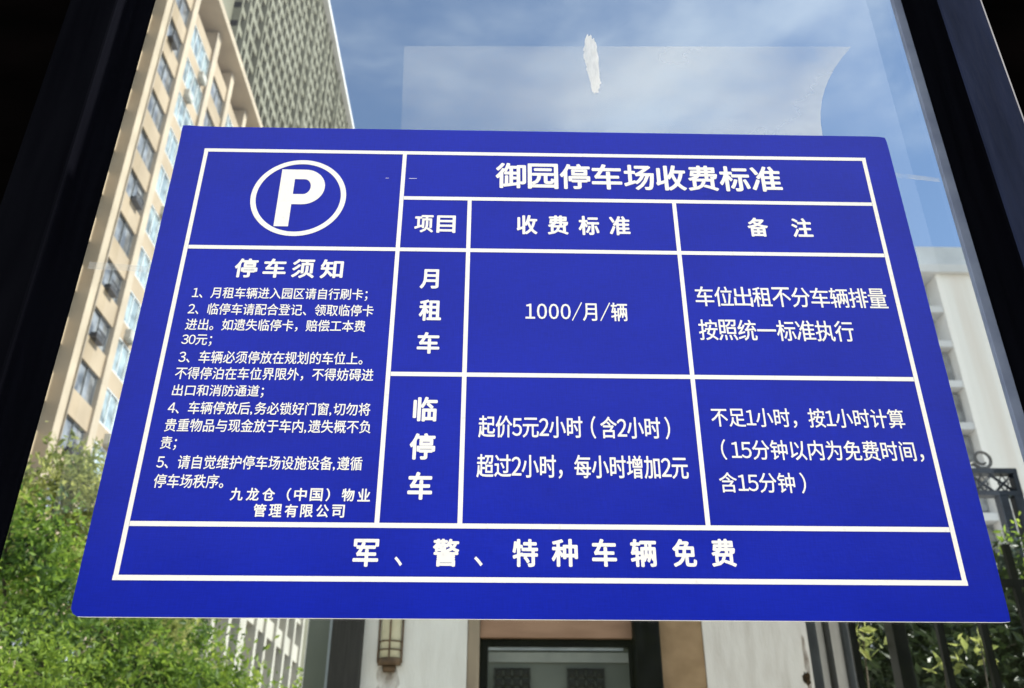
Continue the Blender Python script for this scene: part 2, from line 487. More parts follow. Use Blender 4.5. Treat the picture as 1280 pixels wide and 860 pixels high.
MB().box(-0.533, 0.521, -0.06, 0.028, 0.46, 0.548, 0, 0.003).build("bottom_rail", M['frame'], win)
MB().box(-0.533, 0.521, -0.01, 0.018, 0.0, 0.458).build("kick_panel", M['dark_panel'], win)

# reflection painted as a pale sheet above the sign, right edge curved
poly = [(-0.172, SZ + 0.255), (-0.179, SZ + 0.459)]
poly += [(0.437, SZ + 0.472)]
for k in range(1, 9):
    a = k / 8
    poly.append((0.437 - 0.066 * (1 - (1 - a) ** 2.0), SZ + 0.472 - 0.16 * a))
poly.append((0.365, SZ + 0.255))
MB().prism(poly, 0.0052, 0.0058).build("reflection_film", M['reflection_film'], win)
# whitish see-through patch with a ragged outline
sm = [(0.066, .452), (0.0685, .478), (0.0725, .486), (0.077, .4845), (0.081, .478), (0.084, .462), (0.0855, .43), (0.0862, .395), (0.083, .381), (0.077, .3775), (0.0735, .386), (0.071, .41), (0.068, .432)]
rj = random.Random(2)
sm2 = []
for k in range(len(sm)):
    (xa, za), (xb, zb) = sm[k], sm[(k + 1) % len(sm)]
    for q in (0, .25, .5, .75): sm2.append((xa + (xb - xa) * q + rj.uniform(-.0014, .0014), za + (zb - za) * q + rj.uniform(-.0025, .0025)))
MB().prism([(x, SZ + z) for x, z in sm2], 0.0044, 0.0050).build("white_patch", M['pale_patch'], win)

# reflections painted as pale strips at the edges of the pane
t1 = MB().prism([(-0.524, SZ + .091), (-0.45, SZ + .087), (-0.45, SZ + .0945), (-0.524, SZ + .1005)], 0.0048, 0.0055).build("reflection_strip", M['reflection'])
tag(t1, "pale strip painted as a reflection on the glass left of the sign", "reflection")
t2 = MB().prism([(0.449, SZ + .2435), (0.507, SZ + .2365), (0.507, SZ + .2425), (0.449, SZ + .2505)], 0.0048, 0.0055).build("reflection_strip", M['reflection'])
tag(t2, "pale strip painted as a reflection on the glass right of the sign", "reflection")

# ------------------------------------------------------------------ the parking sign
sign = thing("parking_sign", "blue rectangular parking fee sign with white Chinese lettering stuck on the glass", "sign", (0, 0, SZ))
def sign_board():
    HW, HH = 0.45, 0.3052
    nx, nz_ = 120, 82
    bm = bmesh.new()
    def shape(u, v):
        x, z = -HW + 2 * HW * u, -HH + 2 * HH * v
        for cx, cz, r in ((-1, -1, .010), (1, -1, .002), (1, 1, .003), (-1, 1, .003)):
            ox, oz = cx * (HW - r), cz * (HH - r)
            dx, dz = (x - ox) * cx, (z - oz) * cz
            if dx > 0 and dz > 0:
                k = max(dx, dz) / math.hypot(dx, dz)
                x, z = ox + dx * k * cx, oz + dz * k * cz
        y = 0.0
        d = math.hypot(x + HW, z - HH)
        if d < 0.045: y -= 0.0028 * (1 - d / 0.045) ** 2
        d = math.hypot(x - HW, z - HH)
        if d < 0.03: y += 0.0012 * (1 - d / 0.03) ** 2
        return x, y, z
    fr = [[bm.verts.new(shape(i / nx, j / nz_)) for i in range(nx + 1)] for j in range(nz_ + 1)]
    for j in range(nz_):
        for i in range(nx):
            f = bm.faces.new((fr[j][i], fr[j][i + 1], fr[j + 1][i + 1], fr[j + 1][i]))
            f.smooth = False
    rim = [fr[0][i] for i in range(nx + 1)] + [fr[j][nx] for j in range(1, nz_ + 1)] + [fr[nz_][i] for i in range(nx - 1, -1, -1)] + [fr[j][0] for j in range(nz_ - 1, 0, -1)]
    bk = [bm.verts.new(v.co + Vector((0, 0.0032, 0))) for v in rim]
    n = len(rim)
    for i in range(n):
        f = bm.faces.new((rim[i], bk[i], bk[(i + 1) % n], rim[(i + 1) % n]))
        f.material_index = 1
    f = bm.faces.new(bk); f.material_index = 1
    bmesh.ops.recalc_face_normals(bm, faces=list(bm.faces))
    for f in bm.faces:                                # front must face the camera side
        pass
    me = bpy.data.meshes.new("board")
    bm.to_mesh(me); bm.free()
    o = link("board", me, [M['blue'], M['foam']])
    o.parent = sign
    return o
sign_board()
def on_sign(me, name, parent=sign):
    o = bpy.data.objects.new(name, me)
    COL.objects.link(o)
    o.parent = parent
    if not me.materials: me.materials.append(M['white_print'])
    return o
YF = -0.0005
def strip(bm, x0, x1, z0, z1, y=YF):
    bm.faces.new([bm.verts.new(p) for p in ((x0, y, z0), (x1, y, z0), (x1, y, z1), (x0, y, z1))])
def grid_lines():
    bm = bmesh.new()
    h = 0.0027
    L_, R_, T_, B_ = -0.4140, 0.4140, 0.2665, -0.2680
    V1, V2, V3 = -0.1660, -0.0830, 0.1668
    H1, H2, H3, H4 = 0.1956, 0.1197, -0.0446, -0.2143
    # horizontals run through, verticals butt between them
    for x0, x1, z in ((L_ - h, R_ + h, T_), (V1 + h, R_ - h, H1), (L_ + h, R_ - h, H2), (V1 + h, R_ - h, H3), (L_ + h, R_ - h, H4), (L_ - h, R_ + h, B_)):
        strip(bm, x0, x1, z - h * .95, z + h * .95)
    k = h * .95
    for x in (L_, R_): strip(bm, x - h * .9, x + h * .9, B_ + k, T_ - k)
    strip(bm, V1 - h * .9, V1 + h * .9, H2 + k, T_ - k)
    strip(bm, V1 - h * .9, V1 + h * .9, H4 + k, H2 - k)
    for x in (V2, V3):
        strip(bm, x - h * .9, x + h * .9, H2 + k, H1 - k)
        strip(bm, x - h * .9, x + h * .9, H3 + k, H2 - k)
        strip(bm, x - h * .9, x + h * .9, H4 + k, H3 - k)
    me = bpy.data.meshes.new("grid_lines")
    bm.to_mesh(me); bm.free()
    return on_sign(me, "grid_lines")
grid_lines()
# parking emblem: ring and letter
def emblem():
    bm = bmesh.new()
    cx, cz, r1, r0 = -0.2912, 0.1945, 0.0577, 0.0513
    n = 96
    a = [bm.verts.new((cx + r1 * math.cos(2 * math.pi * k / n), YF, cz + r1 * math.sin(2 * math.pi * k / n))) for k in range(n)]
    b = [bm.verts.new((cx + r0 * math.cos(2 * math.pi * k / n), YF, cz + r0 * math.sin(2 * math.pi * k / n))) for k in range(n)]
    for k in range(n):
        bm.faces.new((a[k], a[(k + 1) % n], b[(k + 1) % n], b[k]))
    me = bpy.data.meshes.new("emblem_ring")
    bm.to_mesh(me); bm.free()
    ring = on_sign(me, "emblem_ring")
    # P: stem + bowl
    bm = bmesh.new()
    x0, x1, z0, z1 = -0.3158, -0.2985, 0.1508, 0.2372
    zb, zt0, zt1 = 0.1838, 0.1992, 0.2222
    xc = -0.2865
    outer, inner = [], []
    for k in range(25):
        t = math.pi / 2 - math.pi * k / 24
        outer.append((xc + 0.0258 * math.cos(t), (zb + z1) / 2 + (z1 - zb) / 2 * math.sin(t)))
        inner.append((xc + 0.0085 * math.cos(t), (zt0 + zt1) / 2 + (zt1 - zt0) / 2 * math.sin(t)))
    V = lambda p: bm.verts.new((p[0], YF, p[1]))
    o_ = [V((x1, z1))] + [V(p) for p in outer] + [V((x1, zb))]
    i_ = [V((x1, zt1))] + [V(p) for p in inner] + [V((x1, zt0))]
    for k in range(len(o_) - 1):
        bm.faces.new((o_[k], o_[k + 1], i_[k + 1], i_[k]))
    strip(bm, x0, x1, z0, z1)
    me = bpy.data.meshes.new("emblem_letter")
    bm.to_mesh(me); bm.free()
    lt = on_sign(me, "emblem_letter", ring)
emblem()

# lettering: (part, words, left, right, bottom, top, way of spacing) in metres from the sign's centre
TEXTS = [
    ("title_lettering", "御园停车场收费标准", -0.0518, 0.3043, 0.2126, 0.2524, "s"),
    ("column_heading", "项目", -0.1483, -0.0990, 0.1443, 0.1700, "s"),
    ("column_heading", "收费标准", -0.0258, 0.1108, 0.1438, 0.1722, "s"),
    ("column_heading", "备注", 0.2530, 0.3313, 0.1445, 0.1727, "s"),
    ("notice_heading", "停车须知", -0.3528, -0.2270, 0.0777, 0.1042, "s"),
    ("notice_lettering", "1、月租车辆进入园区请自行刷卡；", -0.3954, -0.1963, 0.0479, 0.0644, "f"),
    ("notice_lettering", "2、临停车请配合登记、领取临停卡", -0.3966, -0.1880, 0.0275, 0.0428, "f"),
    ("notice_lettering", "进出。如遗失临停卡，赔偿工本费", -0.3959, -0.1956, 0.0069, 0.0224, "f"),
    ("notice_lettering", "30元；", -0.3969, -0.3635, -0.0128, 0.0018, "f"),
    ("notice_lettering", "3、车辆必须停放在规划的车位上。", -0.3960, -0.1951, -0.0340, -0.0184, "f"),
    ("notice_lettering", "不得停泊在车位界限外，不得妨碍进", -0.3964, -0.1819, -0.0542, -0.0386, "f"),
    ("notice_lettering", "出口和消防通道；", -0.3956, -0.2979, -0.0749, -0.0599, "f"),
    ("notice_lettering", "4、车辆停放后,务必锁好门窗,切勿将", -0.3966, -0.1822, -0.0954, -0.0799, "f"),
    ("notice_lettering", "贵重物品与现金放于车内,遗失概不负", -0.3962, -0.1800, -0.1157, -0.1000, "f"),
    ("notice_lettering", "责；", -0.3968, -0.3802, -0.1359, -0.1204, "f"),
    ("notice_lettering", "5、请自觉维护停车场设施设备,遵循", -0.3967, -0.1857, -0.1570, -0.1412, "f"),
    ("notice_lettering", "停车场秩序。", -0.3958, -0.3249, -0.1770, -0.1620, "f"),
    ("company_lettering", "九龙仓（中国）物业", -0.3162, -0.1748, -0.1897, -0.1760, "s"),
    ("company_lettering", "管理有限公司", -0.2907, -0.1994, -0.2067, -0.1931, "s"),
    ("row_heading", "月", -0.1377, -0.1160, 0.0658, 0.0925, "f"),
    ("row_heading", "租", -0.1364, -0.1111, 0.0226, 0.0507, "f"),
    ("row_heading", "车", -0.1365, -0.1115, -0.0194, 0.0080, "f"),
    ("row_heading", "临", -0.1366, -0.1107, -0.1009, -0.0720, "f"),
    ("row_heading", "停", -0.1380, -0.1112, -0.1440, -0.1142, "f"),
    ("row_heading", "车", -0.1373, -0.1121, -0.1875, -0.1575, "f"),
    ("price_lettering", "1000/月/辆", -0.0160, 0.1002, 0.0248, 0.0498, "m"),
    ("price_lettering", "起价5元2小时（含2小时）", -0.0665, 0.1371, -0.1187, -0.0927, "f"),
    ("price_lettering", "超过2小时，每小时增加2元", -0.0675, 0.1523, -0.1635, -0.1371, "f"),
    ("remark_lettering", "车位出租不分车辆排量", 0.1799, 0.4020, 0.0462, 0.0730, "s"),
    ("remark_lettering", "按照统一标准执行", 0.1796, 0.3557, 0.0018, 0.0287, "s"),
    ("remark_lettering", "不足1小时，按1小时计算", 0.1824, 0.3905, -0.1042, -0.0811, "f"),
    ("remark_lettering", "（15分钟以内为免费时间，", 0.1889, 0.4026, -0.1415, -0.1180, "f"),
    ("remark_lettering", "含15分钟）", 0.1831, 0.2728, -0.1773, -0.1546, "f"),
    ("exemption_lettering", "军", -0.1870, -0.1619, -0.2561, -0.2283, "f"),
    ("exemption_lettering", "、", -0.1462, -0.1383, -0.2552, -0.2456, "f"),
    ("exemption_lettering", "警", -0.1089, -0.0827, -0.2556, -0.2277, "f"),
    ("exemption_lettering", "、", -0.0680, -0.0594, -0.2547, -0.2450, "f"),
    ("exemption_lettering", "特", -0.0302, -0.0049, -0.2551, -0.2271, "f"),
    ("exemption_lettering", "种", 0.0086, 0.0346, -0.2548, -0.2268, "f"),
    ("exemption_lettering", "车", 0.0485, 0.0731, -0.2545, -0.2265, "f"),
    ("exemption_lettering", "辆", 0.0867, 0.1127, -0.2543, -0.2262, "f"),
    ("exemption_lettering", "免", 0.1284, 0.1521, -0.2540, -0.2259, "f"),
    ("exemption_lettering", "费", 0.1667, 0.1912, -0.2537, -0.2256, "f"),
]
def glyphs(s):
    """ink of a string as a flat mesh: list of (verts, faces), with its box"""
    c = bpy.data.curves.new("lettering", 'FONT')
    c.body = s
    c.size = 1.0
    c.resolution_u = 3
    c.dimensions = '2D'
    c.fill_mode = 'FRONT'
    o = bpy.data.objects.new("lettering", c)
    COL.objects.link(o)
    dg = bpy.context.evaluated_depsgraph_get()
    me = bpy.data.meshes.new_from_object(o.evaluated_get(dg))
    v = np.array([tuple(q.co) for q in me.vertices])[:, :2]
    f = [tuple(p.vertices) for p in me.polygons]
    bpy.data.objects.remove(o)
    bpy.data.curves.remove(c)
    bpy.data.meshes.remove(me)
    return v, f
_cache = {}
def glyph(ch):
    if ch not in _cache: _cache[ch] = glyphs(ch)
    return _cache[ch]
EM = np.ptp(glyphs("一一")[0][:, 0]) - np.ptp(glyphs("一")[0][:, 0])
def run_of_text(s, dw):
    """a line set glyph by glyph; figures are narrow, brackets sit in the middle of their cell"""
    x, V, F = 0.0, [], []
    for ch in s:
        src, adv, sh = ch, 1.0, 0.0
        if ch.isdigit(): src, adv = chr(ord(ch) - 48 + 0xFF10), dw; sh = -(1 - dw) / 2
        elif ch == "/": src, adv = "／", .62; sh = -.19
        elif ch == ",": adv = .32
        elif ch == "（": sh = -.22
        elif ch == "）": sh = .22
        v, f = glyph(src)
        sx = .62 if ch == "/" else 1.0
        q = v.copy()
        if sx != 1: q[:, 0] = (q[:, 0] - EM * .5) * sx + EM * .5
        base = len(V)
        V.extend((a + (x + sh) * EM, b) for a, b in q)
        F.extend(tuple(base + k for k in p) for p in f)
        x += adv
    return np.array(V), F
BOLD = {"title_lettering": .028, "column_heading": .026, "notice_heading": .028, "company_lettering": .022, "row_heading": .029,
        "exemption_lettering": .027, "notice_lettering": .010, "price_lettering": .012, "remark_lettering": .009}
parts = {}
SUBCELL = {"项目": 0, "收费标准": 1, "备注": 2, "月": 0, "租": 0, "临": 1, "停": 1, "1000/月/辆": 0, "车位出租不分车辆排量": 0, "按照统一标准执行": 0}
for (nm, s, x0, x1, z0, z1, way) in TEXTS:
    cell = SUBCELL.get(s, 1 if nm in ("price_lettering", "remark_lettering") else 0)
    if nm == "row_heading" and s == "车": cell = 0 if z0 > -0.05 else 1
    V, Fc = parts.setdefault((nm, cell), ([], []))
    if way == "s":                                   # letter-spaced: one box per character
        n = len(s)
        hgt = z1 - z0
        tight = {"title_lettering": .95, "column_heading": .88, "notice_heading": 1.0, "company_lettering": .93, "remark_lettering": .80}[nm]
        cw = min(hgt * tight, (x1 - x0) / (n - .1))
        step = (x1 - x0 - cw) / max(1, n - 1)
        boxes = [(ch, x0 + i * step, x0 + i * step + cw, z0, z1) for i, ch in enumerate(s)]
    else:
        boxes = [(s, x0, x1, z0, z1)]
    for ch, a0, a1, b0, b1 in boxes:
        v, f = run_of_text(ch, .68 if way == "m" else .56)
        lo, hi = v.min(0), v.max(0)
        if ch == "一":
            m_ = (b0 + b1) / 2; b0, b1 = m_ - .0014, m_ + .0014
        if ch in "（）" and way == "s":
            d = (a1 - a0) * .68
            if ch == "（": a0 += d
            else: a1 -= d
        q = (v - lo) / (hi - lo) * np.array([a1 - a0, b1 - b0]) + np.array([a0, b0])
        # strokes are thickened by layering the glyph, each layer 0.01 mm above the one below
        b = BOLD[nm] * min(b1 - b0, .034) * (1.0 if ch not in "一、" else .6)
        q = (q - q.mean(0)) * (1 - 2 * b / np.maximum(q.max(0) - q.min(0), .004)) + q.mean(0)
        for i in range(9 if b > .0002 else 5):
            a = i * math.pi / (4 if b > .0002 else 2)
            dx, dz = (0, 0) if i == 0 else (b * math.cos(a), b * math.sin(a))
            base = len(V)
            V.extend((x + dx, YF - .00001 * i, z + dz) for x, z in q)
            Fc.extend(tuple(base + k for k in p) for p in f)
for (nm, cell), (V, Fc) in parts.items():
    me = bpy.data.meshes.new(nm)
    me.from_pydata(V, [], Fc)
    bm = bmesh.new(); bm.from_mesh(me)
    for fc in bm.faces:
        fc.normal_update()
        if fc.normal.y > 0: fc.normal_flip()
    bm.to_mesh(me); bm.free()
    on_sign(me, nm)
# two short white scuffs beside the emblem cell's right edge
bm = bmesh.new()
strip(bm, -0.1875, -0.1835, .2254, .2259, YF - .0001)
me = bpy.data.meshes.new("scuff_mark"); bm.to_mesh(me); bm.free()
on_sign(me, "scuff_mark")
bm = bmesh.new()
strip(bm, -0.1585, -0.149, .2254, .2260, YF - .0001)
me = bpy.data.meshes.new("scuff_mark"); bm.to_mesh(me); bm.free()
on_sign(me, "scuff_mark")

# ------------------------------------------------------------------ near cream apartment block, its face along the view
FX = CAM.x - 20.4
CY = CAM.y
near = thing("apartment_building", "tall cream apartment block with pale pilasters and grey windows on the left", "building", (FX - 8, CY + 46, 0))
ROOF = CAM.z + 51.6
def part_at(name, mb, mats, parent):
    return mb.build(name, mats, parent)
Y0, Y1 = 27.0, 60.0
pil = [(33.6, 34.3), (38.3, 39.15), (41.85, 42.55), (46.3, 47.1), (50.2, 50.9), (54.2, 54.9), (59.2, 60.0)]
mb = MB()
mb.box(FX - 14, FX - 1.2, CY + Y0, CY + Y1, 0, ROOF - .6)                # core
part_at("wall", mb, M['recess'], near)
# spandrels per bay and floor
bays = [(27.0, 33.6, 'deep'), (34.3, 38.3, 'deep'), (39.15, 41.85, 'win'), (42.55, 46.3, 'bal'), (47.1, 50.2, 'win'), (50.9, 54.2, 'bal'), (54.9, 59.2, 'win')]
tops = [CAM.z + 44.7 + 3 * k for k in range(1, -14, -1)]
mb = MB()
for (a, b, kind) in bays:
    back = {'deep': -.5, 'win': -.02, 'bal': .0}[kind]
    for z in tops:
        hh = {'deep': 1.5, 'win': 1.3, 'bal': 1.0}[kind]
        mb.box(FX - 1.2, FX + back, CY + a + .002, CY + b - .002, z, z + hh)
mb.build("spandrel", M['cream'], near)
mb = MB()
for (a, b) in pil:
    mb.box(FX - 1.19, FX + .14, CY + a, CY + b, 0, ROOF - .9)
mb.build("pilaster", M['cream_trim'], near)
MB().box(FX - 14.2, FX + .8, CY + Y0 - .2, CY + Y1 + .2, ROOF - .6, ROOF).build("cornice", M['cream_trim'], near)
# windows: each a frame with its pane
def window_proto(a, b, z0, z1, x, fm, pm, div):
    f = MB()
    t = .07
    f.box(x - .1, x + .02, CY + a, CY + a + t, z0, z1)
    f.box(x - .1, x + .02, CY + b - t, CY + b, z0, z1)
    f.box(x - .1, x + .02, CY + a + t, CY + b - t, z0, z0 + t)
    f.box(x - .1, x + .02, CY + a + t, CY + b - t, z1 - t, z1)
    for k in range(1, div):
        y = CY + a + (b - a) * k / div
        f.box(x - .08, x + .012, y - .035, y + .035, z0 + t, z1 - t)
    o = f.build("window", fm, near)
    p = MB().box(x - .07, x - .05, CY + a + t * .5, CY + b - t * .5, z0 + t * .5, z1 - t * .5).build("pane", pm)
    p.parent = o
    p.matrix_parent_inverse = Matrix()
    return o
for (a, b, kind) in bays:
    z = tops[0]
    if kind == 'win': pr = window_proto(a + .26, b - .03, z - 1.7, z, FX - .14, M['wframe'], M['pane_grey'], 2)
    elif kind == 'bal': pr = window_proto(a + .02, b - .02, z - 2.0, z, FX - .03, M['wframe_white'], M['pane_blue'], 4)
    else: pr = window_proto(a + .1, b - .1, z - 1.5, z, FX - .75, M['wframe'], M['pane_dark'], 2)
    for k in range(1, len(tops)):
        copy_part(pr, (0, 0, -3 * k), near)
    if kind == 'win':                                # jamb strips that close the window bay down to the glass
        j = MB()
        j.box(FX - 1.19, FX - .024, CY + a + .003, CY + a + .258, 0, ROOF - .9)
        j.build("jamb", M['cream'], near)
# flower racks and air conditioners hung under some of the windows
rk = MB()
yb = CY + 39.5
rk.box(FX - .17, FX + .32, yb + .25, yb + 1.25, 0, .05)
for k in range(6): rk.box(FX + .27, FX + .31, yb + .25 + k * .19, yb + .29 + k * .19, .05, .5)
rk.box(FX + .26, FX + .32, yb + .25, yb + 1.25, .5, .55)
rk.box(FX - .12, FX + .22, yb + .40, yb + 1.1, .06, .36)
r0 = rk.build("window_rack", M['ac'], near)
first = True
for k, dz in enumerate((-1, -5, -7, -8, -10)):
    z = tops[0] + 3 * dz - 1.72
    if first: r0.location.z = z; first = False; base = z
    else: copy_part(r0, (0, (.0, .5, .2)[k % 3], z - base), near)

ac = MB()
ac.box(FX + .005, FX + .34, CY + 44.9, CY + 45.7, 0, .55).box(FX + .35, FX + .36, CY + 45.05, CY + 45.55, .06, .48)
ac.box(FX + .01, FX + .30, CY + 44.95, CY + 45.0, -.08, -.001).box(FX + .01, FX + .30, CY + 45.6, CY + 45.65, -.08, -.001)
a0 = ac.build("air_conditioner", M['coping_early'], near)
base = tops[1] + .2
a0.location.z = base
for k, dy in ((2, -1.4), (3, .1), (5, -.8), (6, 0), (8, -1.6), (9, -.2), (10, -1.1), (4, 3.6), (2, 3.2)):
    copy_part(a0, (0, dy, tops[k] + .2 - base), near)
dp = MB()
for y in (39.02, 46.2): dp.tube([(FX + .2, CY + y, 0), (FX + .2, CY + y, ROOF - 1)], .05, seg=8)
dp.build("drain_pipe", M['recess'], near)

# ------------------------------------------------------------------ far olive tower above the cream block's roof
TX = CAM.x - 30.0
TROOF = CAM.z + 124.6
tower = thing("tower_block", "tall olive grey tower with a close weave of balconies behind the cream block", "building", (TX - 12, CY + 120, 0))
TY0, TY1 = 67.0, 190.0
MB().box(TX - 22, TX - .9, CY + TY0, CY + TY1, 0, TROOF - 1).build("wall", M['olive'], tower)
mb = MB()
for k in range(8, 42):
    z = TROOF - 1.6 - 3.0 * (41 - k) 
    if z > 40: mb.box(TX - .9, TX - .02, CY + TY0 + 6, CY + TY1, z, z + .95)
mb.build("floor_band", M['olive_fin'], tower)
mb = MB()
n = 62
rnd = random.Random(4)
for k in range(n + 1):
    y = CY + TY0 + 6 + (TY1 - TY0 - 6.6) * k / n
    w_ = rnd.choice((.25, .3, .4, .55))
    mb.box(TX - .89, TX + rnd.choice((.03, .05, .12, .3)), y, y + w_, 38, TROOF - 1.2)
mb.build("fin", M['olive_fin'], tower)
MB().box(TX - 22.2, TX + .9, CY + TY0 - .3, CY + TY1 + .3, TROOF - 1, TROOF).build("coping", M['coping'], tower)
# windows: the nearest hundred singly, the rest as one mass
wz = [TROOF - 1.6 - 3.0 * j + .97 for j in range(1, 28)]
cells = []
for j, z in enumerate(wz):
    for k in range(n):
        cells.append((k, j, z))
cells.sort(key=lambda c: c[0] * 2.6 + c[1] * .9)
def tw_box(mb, k, z):
    y = CY + TY0 + 6 + (TY1 - TY0 - 6.6) * k / n
    mb.box(TX - .86, TX - .80, y + .6, y + 1.75, z + .05, z + 1.7)
pm_ = MB(); tw_box(pm_, 0, 0)
w0 = pm_.build("window", M['pane_olive'], tower)
step = (TY1 - TY0 - 6.6) / n
for i, (k, j, z) in enumerate(cells[:100]):
    if i == 0: w0.location += Vector((0, k * step, z)); b0 = (k, z)
    else: copy_part(w0, (0, (k - b0[0]) * step, z - b0[1]), tower)
mb = MB()
for (k, j, z) in cells[100:]: tw_box(mb, k, z)
tag(mb.build("window", M['pane_olive'], tower), kind="stuff")

# ------------------------------------------------------------------ lower block with off-white fins, seen under the sign
low = thing("finned_building", "off white building with thin upright fins beyond the trees, under the sign's left end", "building", (FX - 8, CY + 85, 0))
LY0, LY1, LH = 61.5, 100.0, 42.0
MB().box(FX - 12, FX - .7, CY + LY0, CY + LY1, 0, LH - .5).build("wall", M['taupe'], low)
MB().box(FX - 12.1, FX + .7, CY + LY0 - .1, CY + LY1 + .1, LH - .5, LH).build("coping", M['pale_fin'], low)
ys = [62.2, 66.0, 70.2, 73.4, 78.6, 82.0, 86.0, 89.8, 93.6, 97.6]
mb = MB()
for i, y in enumerate(ys):
    mb.box(FX - .69, FX + .3, CY + y, CY + y + (1.9 if i == 3 else .75), 0, LH - .6)
mb.build("fin", M['pale_fin'], low)
mb = MB()
for z in (8, 17.2, 21, 26, 32, 38): mb.box(FX - .68, FX + .02, CY + LY0 + .3, CY + LY1 - .3, z, z + (1.6 if z == 17.2 else .5))
mb.build("floor_band", M['pale_fin'], low)
mb0 = MB().box(FX - .75, FX - .6, 0, 2.0, 0, 1.9); w1 = mb0.build("window", M['pane_dark'], low)
cnt = 0
for i in range(len(ys) - 1):
    for z in (9.4, 12.4, 14.6, 18.9, 22.4, 27.4, 30, 33.4):
        if (i * 7 + int(z)) % 5 == 0: continue
        y = CY + ys[i] + (2.1 if i == 3 else 1.0)
        if cnt == 0: w1.location += Vector((0, y, z)); bb = (y, z)
        else: copy_part(w1, (0, y - bb[0], z - bb[1]), low)
        cnt += 1

# ------------------------------------------------------------------ pale building at the right
pale = thing("office_building", "pinkish white building with banded grey windows to the right of the sign", "building", (26, CY + 41, 0))
PY = CY + 35.0
PT = 24.85
MB().box(12.0, 19.2, PY + .6, PY + 14, 0, PT).box(19.2, 40, PY + .9, PY + 14, 0, PT).build("core", M['bluegrey'], pale)
MB().box(20.35, 40.0, PY - .1, PY + .9, 0, PT - .3).build("wall", M['pinkwhite'], pale)
mb = MB()
for x in (22.3, 22.75, 23.3, 24.2, 25.6, 27.0): mb.box(x, x + .12, PY - .22, PY - .102, 0, PT - .3)
mb.build("fin", M['pinkwhite'], pale)
MB().box(12.0, 40, PY - .35, PY + .88, PT - .296, PT + .12).build("coping", M['coping'], pale)
mb = MB()
for z in (22.7, 20.9, 18.9, 16.9, 14.9, 12.9, 10.9, 8.9, 6.9): mb.box(12.0, 20.34, PY - .05, PY + .59, z - .16, z + .16)
mb.build("floor_band", M['coping'], pale)
wm = MB().box(18.2, 20.3, PY + .45, PY + .55, 19.3, 20.6).build("window", M['pane_grey'], pale)
for k in range(1, 6): copy_part(wm, (0, 0, -2.0 * k), pale)
# pale band above its roof, painting a reflection in the window
mb = MB()
mb.box(19.88, 24.5, PY + .1, PY + .16, PT + .125, PT + 1.42)
mb.build("reflection_band", M['bluegrey'], pale)

# ------------------------------------------------------------------ gatehouse seen under the sign
GY = CY + 4.6
gate = thing("gatehouse", "small white stucco gatehouse with a brown framed door, seen below the sign", "building", (0.4, GY + 1.0, 0))
GT = 3.35
MB().box(-0.690, -0.180, GY, GY + .16, 0, GT - .12).build("wall", M['plaster'], gate)
MB().box(0.991, 1.512, GY, GY + .16, 0, GT - .12).build("wall", M['plaster_pink'], gate)
MB().box(1.514, 1.715, GY + .048, GY + .16, 0, GT - .12).build("wall", M['plaster_pink'], gate)
MB().box(-0.842, -0.692, GY - .05, GY + .16, 0, GT - .12, 0, .006).build("corner_post", M['umber'], gate)
MB().box(-0.862, -0.845, GY + .0, GY + .1, 0, GT - .12).build("window_trim", M['steel'], gate)
MB().box(-0.975, -0.866, GY + .05, GY + .075, .3, GT - .12).build("side_window", M['greenglass'], gate)
MB().box(-0.178, -0.119, GY + .015, GY + .16, 0, GT - .12).build("door_jamb", M['tan_grey'], gate)
MB().box(-0.117, 0.641, GY + .03, GY + .16, 2.325, GT - .12).build("lintel", M['lintel'], gate)
MB().box(0.643, 0.770, GY - .04, GY + .16, 0, GT - .12, 0, .006).build("corner_post", M['black'], gate)
MB().box(0.772, 0.989, GY + .01, GY + .16, 0, GT - .12).build("timber_panel", M['tan'], gate)
MB().box(-1.02, 1.9, GY - .055, GY + 2.6, GT - .12, GT).build("roof", M['roof'], gate)
MB().box(-.99, -0.88, GY + .1, GY + 2.4, 0, GT - .122).box(-.88, 1.53, GY + 2.2, GY + 2.4, 0, GT - .122).box(1.53, 1.715, GY + .17, GY + 2.4, 0, GT - .122).build("rear_wall", M['plaster'], gate)
dr = MB()
dr.box(-0.115, -0.080, GY + .06, GY + .12, .02, 2.322); dr.box(0.628, 0.640, GY + .06, GY + .12, .02, 2.322)
dr.box(-0.080, 0.628, GY + .06, GY + .12, 2.29, 2.322); dr.box(-0.080, 0.628, GY + .06, GY + .12, .02, .14)
door = dr.build("door", M['black'], gate)
def sub(o, parent):
    o.parent = parent; o.matrix_parent_inverse = Matrix.Translation(gate.location).inverted() if parent.type == 'EMPTY' else Matrix(); return o
sub(MB().box(-0.078, 0.626, GY + .085, GY + .1, .142, 2.288).build("glass", M['doorglass']), door)
sub(MB().box(-0.076, 0.60, GY + .074, GY + .083, 2.272, 2.287).build("glass_trim", M['steel']), door)
sub(MB().box(-0.076, 0.624, GY + .076, GY + .084, 2.215, 2.262).build("transom", pmat("grey_transom", (.26, .27, .24), (.2, .21, .19), rough=.4, scale=8)), door)
